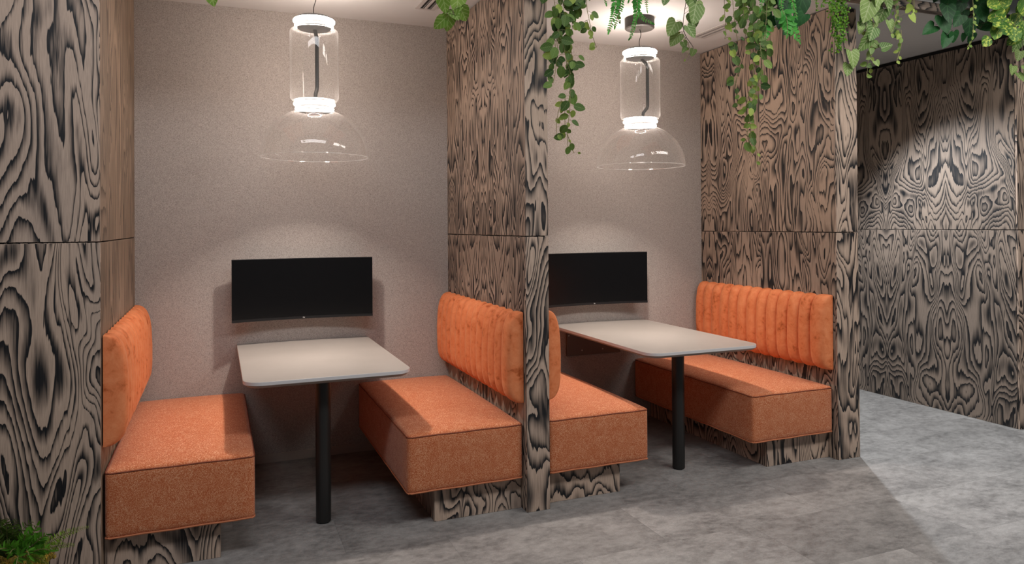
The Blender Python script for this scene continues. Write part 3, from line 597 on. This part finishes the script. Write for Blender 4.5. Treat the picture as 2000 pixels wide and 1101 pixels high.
 ('heart_leaf_vine','dark','glossy dark green heart leaf vine over the corridor ceiling',[],[((3.781,-0.3,2.831),0.118,-110),((3.887,-0.3,2.793),0.102,-70),((3.806,-0.3,2.729),0.113,-110),((3.801,-0.3,2.666),0.113,-85),((3.761,-0.3,2.631),0.091,-155),((3.912,-0.3,2.683),0.097,-120),((3.826,-0.3,2.563),0.091,-110),((3.857,-0.3,2.578),0.07,-70),((4.038,-0.3,2.677),0.108,-90),((4.123,-0.3,2.851),0.108,-110),((4.149,-0.3,2.733),0.102,-130),((4.113,-0.3,2.761),0.108,-80),((4.039,-0.3,2.753),0.097,-130),((3.995,-0.3,2.843),0.097,-110),((4.082,-0.3,2.599),0.065,-80),((4.223,-0.3,2.676),0.108,-150),((4.203,-0.3,2.866),0.108,-90),((4.297,-0.3,2.858),0.108,-80),((4.368,-0.3,2.827),0.097,-100),((3.958,-0.3,2.77),0.081,-120),((4.051,-0.3,2.609),0.07,-60)],[(3.952,-0.3,2.995),(3.914,-0.3,2.802),(3.84,-0.3,2.639),(3.813,-0.3,2.574),(3.993,-0.3,2.717),(4.153,-0.3,2.653)]),
 ('golden_vine','gold','yellow and green mottled leaf vine near the right edge of the photo',[('young',0.024,0.03,0.014,[(3.917,-0.4,2.957),(3.923,-0.4,2.774),(3.925,-0.4,2.622),(3.91,-0.4,2.528),(3.87,-0.4,2.488)])],[((4.135,-0.4,2.779),0.097,-150),((4.195,-0.4,2.792),0.091,20),((4.162,-0.4,2.713),0.097,-130),((4.124,-0.4,2.641),0.091,-160),((4.132,-0.4,2.617),0.086,-100),((4.068,-0.4,2.555),0.075,-140),((4.301,-0.4,2.677),0.102,-140),((4.216,-0.4,2.625),0.097,-160),((4.286,-0.4,2.619),0.091,-100),((4.358,-0.4,2.664),0.081,-80),((4.333,-0.4,2.598),0.097,-120),((4.378,-0.4,2.729),0.091,-120),((4.289,-0.4,2.764),0.081,-60),((4.241,-0.4,2.734),0.086,-150),((4.336,-0.4,2.788),0.097,-80),((4.405,-0.4,2.598),0.081,-90),((4.399,-0.4,2.795),0.097,-90)],[(4.175,-0.4,2.99),(4.172,-0.4,2.802),(4.147,-0.4,2.674),(4.287,-0.4,2.672),(4.334,-0.4,2.63),(4.286,-0.4,2.593)]),
 ('variegated_vine','varieg','pale heart leaves hanging against the far right column edge',[],[((4.54,-0.3,2.602),0.081,-100),((4.519,-0.3,2.528),0.07,-110),((4.469,-0.3,2.432),0.065,-100),((4.518,-0.3,2.429),0.07,-70),((4.487,-0.3,2.381),0.075,-95),((4.579,-0.3,2.546),0.081,-90),((4.598,-0.3,2.448),0.075,-90)],[(4.588,-0.3,3.075),(4.565,-0.3,2.874),(4.55,-0.3,2.609),(4.529,-0.3,2.509),(4.508,-0.3,2.409),(4.507,-0.3,2.359)]),
]

RN = random.Random(11)
CAMDIR = Vector((-.35, -1, -.12)).normalized()       # leaves turn to the light of the open room
def leaf(m, base, ang, size, shape, mi=0, depth=0.0, facing=None, asp=None, curl=.25, tone=None):
    """one leaf: base point, direction in its own plane (deg, 0 right, -90 down)"""
    n = (facing or CAMDIR) + Vector((RN.uniform(-.45, .45), RN.uniform(-.3, .3), RN.uniform(-.4, .5))); n.normalize()
    x = Vector((1, 0, 0)); x = (x-n*x.dot(n)).normalized(); z = x.cross(n)*1.0
    if z.z < 0: z = -z
    a = math.radians(ang); d = x*math.cos(a)+z*math.sin(a); s_ = d.cross(n).normalized()
    if shape == 'heart': W = [.0, .36, .50, .50, .40, .24, .0]; T = [.10, -.03, .10, .30, .56, .80, 1.0]; asp = asp or .92
    elif shape == 'oval': W = [.0, .30, .46, .49, .42, .25, .0]; T = [0, .10, .28, .48, .68, .86, 1.0]; asp = asp or .72
    else: W = [.0, .42, .5, .40, .0]; T = [0, .2, .45, .75, 1.0]; asp = asp or .5
    base = Vector(base); tn = RN.random() if tone is None else tone; rows = []; uv = []
    fold = RN.uniform(.08, .30); cl = RN.uniform(-.1, curl)
    for w_, t_ in zip(W, T):
        r = []; q = []
        for k in (-1, -.5, 0, .5, 1):
            tt = t_ if k or shape != 'heart' else max(t_, .10)
            p = base + d*(tt*size) + s_*(k*w_*asp*size) + n*(fold*abs(k)*w_*size*asp - cl*size*tt*tt)
            r.append(p); q.append((k*w_*2, tt))
        rows.append(r); uv.append(q)
    m.grid(rows, uv=uv, mi=mi, tone=tn, flip=True)
def catmull(pts, step):
    P = [Vector(p) for p in pts]; out = []
    for i in range(len(P)-1):
        a = P[max(0, i-1)]; b = P[i]; c = P[i+1]; d = P[min(len(P)-1, i+2)]; n = max(1, int((c-b).length/step))
        for k in range(n):
            t = k/n; out.append(.5*((2*b)+(c-a)*t+(2*a-5*b+4*c-d)*t*t+(3*b-a-3*c+d)*t**3))
    out.append(P[-1]); return out
LM = ['net', 'young', 'pale', 'varieg', 'dark', 'gold', 'fern', 'button', 'stem', 'stem_dark']
MATS = [M[k] for k in LM]
def compact(m):
    """keep only the used material slots"""
    used = sorted(set(m.mi)); m.mi = [used.index(i) for i in m.mi]; return [MATS[i] for i in used]
def frond(m, pts, ln, sp, mi, droop=.0, sub=True):
    cv = catmull(pts, sp); n = len(cv)
    for i, p in enumerate(cv):
        t = i/max(1, n-1); L = ln*(1-.82*t**1.5)
        tan = (cv[min(n-1, i+1)]-cv[max(0, i-1)]).normalized(); ad = math.degrees(math.atan2(tan.z, tan.x))
        for sd in (-1, 1): leaf(m, p, ad+sd*62+RN.uniform(-6, 6), L*.9, 'thin', mi, asp=.46, tone=min(1, max(0, .35+.5*t+RN.uniform(-.15, .15))))
    leaf(m, cv[-1], ad, ln*.4, 'thin', mi, asp=.4)
for (nm, kind, label, strands, leaves, stem) in PLANTS:
    allp = [p for s_ in strands for p in s_[4]] + [l_[0] for l_ in leaves]
    top = (sum(p[0] for p in allp)/len(allp), min(p[1] for p in allp), 2.97)
    r_ = thing(nm, label, 'fern' if 'fern' in nm else 'hanging plant', top)
    stems = []
    def root_up(P):
        a = P[0]
        return [(a[0]+RN.uniform(-.02, .02), -.30, 2.975)]+list(P) if a[2] > 2.3 and a[2] < 2.9 else list(P)
    for (k, ls, sp, sd, P) in strands:
        fm = MB(); sm = MB(); mi = LM.index({'frond': 'fern', 'tiny': 'button'}.get(k, k)); first = P[0][2] > (2.44 if P[0][0] < 2 else 2.58)
        PP = [(P[0][0], P[0][1], 2.975)]+list(P) if first else list(P)
        dy = RN.uniform(-.035, .035) if k != 'frond' else RN.uniform(-.02, .03)
        PP = [(p[0], p[1]+dy, p[2]) for p in PP]; cv = catmull(PP, max(sp*.8, .0014))
        sm.tube(catmull(PP, .02), .0016 if k not in ('tiny',) else .001, 5)
        if k == 'frond': frond(fm, PP, ls*1.6, sp*.9, mi)
        else:
            for i, p in enumerate(cv):
                t = i/len(cv); s2 = ls*1.3*RN.uniform(.6, 1.15)*(1-.3*t)
                off = Vector((RN.uniform(-sd, sd)*(1 if k != 'tiny' else (1-.45*t)*.8), RN.uniform(-sd, sd)*.8, RN.uniform(-.3, .3)*sd)); q = p+off
                sideang = 180 if off.x < 0 else 0; ang = RN.uniform(-120, -60) if RN.random() < .5 else (-150 if off.x < 0 else -30)+RN.uniform(-25, 25)
                kk = mi
                if k == 'net' and RN.random() < .10: kk = LM.index('young')
                if k != 'tiny': sm.tube([p, (p+q)/2+Vector((0, 0, .003)), q], .0008, 4, cap=False)
                leaf(fm, q, ang if k != 'tiny' else RN.uniform(-200, 20), s2, 'heart' if k in ('varieg', 'pale') else 'oval', kk, tone=(RN.random() if k != 'tiny' else min(1, max(0, RN.gauss(.35+abs(off.x)*10, .2)))))
        s_ = sm.build('stem', M['stem'], r_); f_ = fm.build('foliage', compact(fm), s_); f_.location = (0, 0, 0)
    if leaves:
        stem = stem or strands[0][4]; sm = MB(); fm = MB(); mi = LM.index(kind if kind != 'fern' else 'fern'); cv = catmull([(stem[0][0], stem[0][1], 2.975)]+stem, .02); sm.tube(cv, .0018, 5)
        for (p, s2, ang) in leaves:
            q = Vector(p)+Vector((0, RN.uniform(-.05, .03), 0)); c = min(cv, key=lambda v: (v-q).length + (0 if v.z > q.z-.01 else .1))
            a = math.radians(ang); base = q-Vector((math.cos(a), 0, math.sin(a)))*s2*.30
            sm.tube([c, (c+base)/2+Vector((0, -.008, .012)), base], .0010, 5)
            leaf(fm, base, ang+RN.uniform(-8, 8), s2*1.12, 'heart' if kind != 'gold' else 'oval', mi if RN.random() > .12 or kind != 'gold' else LM.index('varieg'), asp=.86 if kind != 'dark' else .78)
        s_ = sm.build('stem', M['stem_dark' if kind in ('dark', 'varieg') else 'stem'], r_); f_ = fm.build('foliage', compact(fm), s_); f_.location = (0, 0, 0)

# planter by the left column: box, moss, ferns
m = MB(); m.box(-1.75, -.80, -.62, -.09, .0005, .14); o = m.build('planter_box', M['planter'], bevel=.004); tag(o, 'dark planter at the foot of the left column holding moss and ferns', 'planter')
m = MB(); R2 = random.Random(5)
def mh(x, y):
    ex = max(0, 1-((x+1.2)/.42)**4); ey = max(0, 1-((y+.36)/.25)**4)
    return .152+.147*(ex*ey)**.5*(.85+.3*noise.noise(Vector((x*7, y*7, 0))))
rows = [[(-1.70+.85*i/50, -.61+.50*j/30, mh(-1.70+.85*i/50, -.61+.50*j/30)+noise.noise(Vector((i*.9, j*.9, 3)))*.006) for j in range(31)] for i in range(51)]
m.grid(rows, tone=.1)
for _ in range(9000):
    x = R2.uniform(-1.30, -.82); y = R2.uniform(-.60, -.12); z = mh(x, y); t_ = min(1, max(0, R2.gauss(.5, .25)))
    L = R2.uniform(.006, .016); a = R2.uniform(0, 2*PI); d = Vector((math.cos(a)*.8, math.sin(a)*.8, R2.uniform(.5, 1.2))).normalized(); s_ = d.orthogonal().normalized()*.0022; b = Vector((x, y, z-.003))
    m.poly([b-s_, b+s_, b+d*L+s_*.3, b+d*L-s_*.3], tone=t_)
o = m.build('moss_mound', M['moss']); tag(o, 'orange and yellow green moss cushion at bottom left corner', 'moss', kind='stuff')
def arch(base, tip, h, n=10):
    b, t_ = Vector(base), Vector(tip); return [b+(t_-b)*(k/n)+Vector((0, 0, h*4*(k/n)*(1-k/n))) for k in range(n+1)]
def pinnate(m, pts, ln, sp, mi, asp=.3, ang=70, face=None):
    cv = catmull(pts, sp); n = len(cv)
    for i, p in enumerate(cv):
        t_ = i/max(1, n-1); L = ln*(1-.8*t_**2)*(min(1, .4+t_*4)); tan = (cv[min(n-1, i+1)]-cv[max(0, i-1)]).normalized(); ad = math.degrees(math.atan2(tan.z, tan.x))
        for sd in (-1, 1): leaf(m, p, ad+sd*ang+RN.uniform(-5, 5), L, 'thin', mi, asp=asp, facing=face, tone=min(1, max(0, .3+.5*t_+RN.uniform(-.15, .15))))
bx, by, bz = -.87, -.34, .29
def fern_plant(label, base, fr, mat, ln, sp, asp=.3, ang=70, cat='fern'):
    r_ = thing('potted_fern', label, cat, base)
    for tip, h in fr:
        a = arch(base, tip, h); m = MB(); m.tube(a, [.0018*(1-.7*k/10) for k in range(11)], 5); s_ = m.build('stem', M['stem'], r_)
        m = MB(); pinnate(m, a, ln, sp, 0, asp, ang); f_ = m.build('leaflets', mat, s_); f_.location = (0, 0, 0)
fern_plant('sword fern with long fronds reaching right across the left column', (-.875, -.33, .275),
           [((-.675, -.40, .385), .02), ((-.715, -.42, .335), .018), ((-.79, -.42, .27), .02), ((-.85, -.46, .23), .02)], M['sword'], .026, .0055, .22, 78)
fern_plant('dull olive feathery fern at the left edge above the moss', (-.94, -.30, .28),
           [((-.965, -.34, .455), .01), ((-.93, -.36, .44), .02), ((-.90, -.36, .43), .02), ((-.99, -.38, .41), .02), ((-.86, -.34, .41), .02), ((-.96, -.42, .37), .02), ((-.90, -.42, .36), .02)], M['dullfern'], .05, .008, .22, 60)
r_ = thing('potted_fern', 'bright green broad lobed fern between moss and left column', 'fern', (-.885, -.36, .28))
for tip, h in (((-.80, -.42, .385), .015), ((-.86, -.43, .40), .015), ((-.845, -.45, .335), .03), ((-.90, -.45, .35), .03), ((-.93, -.45, .37), .02), ((-.83, -.40, .415), .01), ((-.88, -.46, .31), .03), ((-.79, -.42, .33), .02)):
    a = arch((-.885, -.36, .28), tip, h); m = MB(); m.tube(a, .0016, 5); s_ = m.build('stem', M['stem'], r_)
    m = MB(); pinnate(m, a[3:], .042, .012, 0, .27, 45); leaf(m, a[-1], math.degrees(math.atan2(a[-1].z-a[-2].z, a[-1].x-a[-2].x)), .03, 'thin', 0, asp=.28); f_ = m.build('leaflets', M['lobed'], s_); f_.location = (0, 0, 0)
for o in bpy.data.objects:
    if '_o' in o: del o['_o']
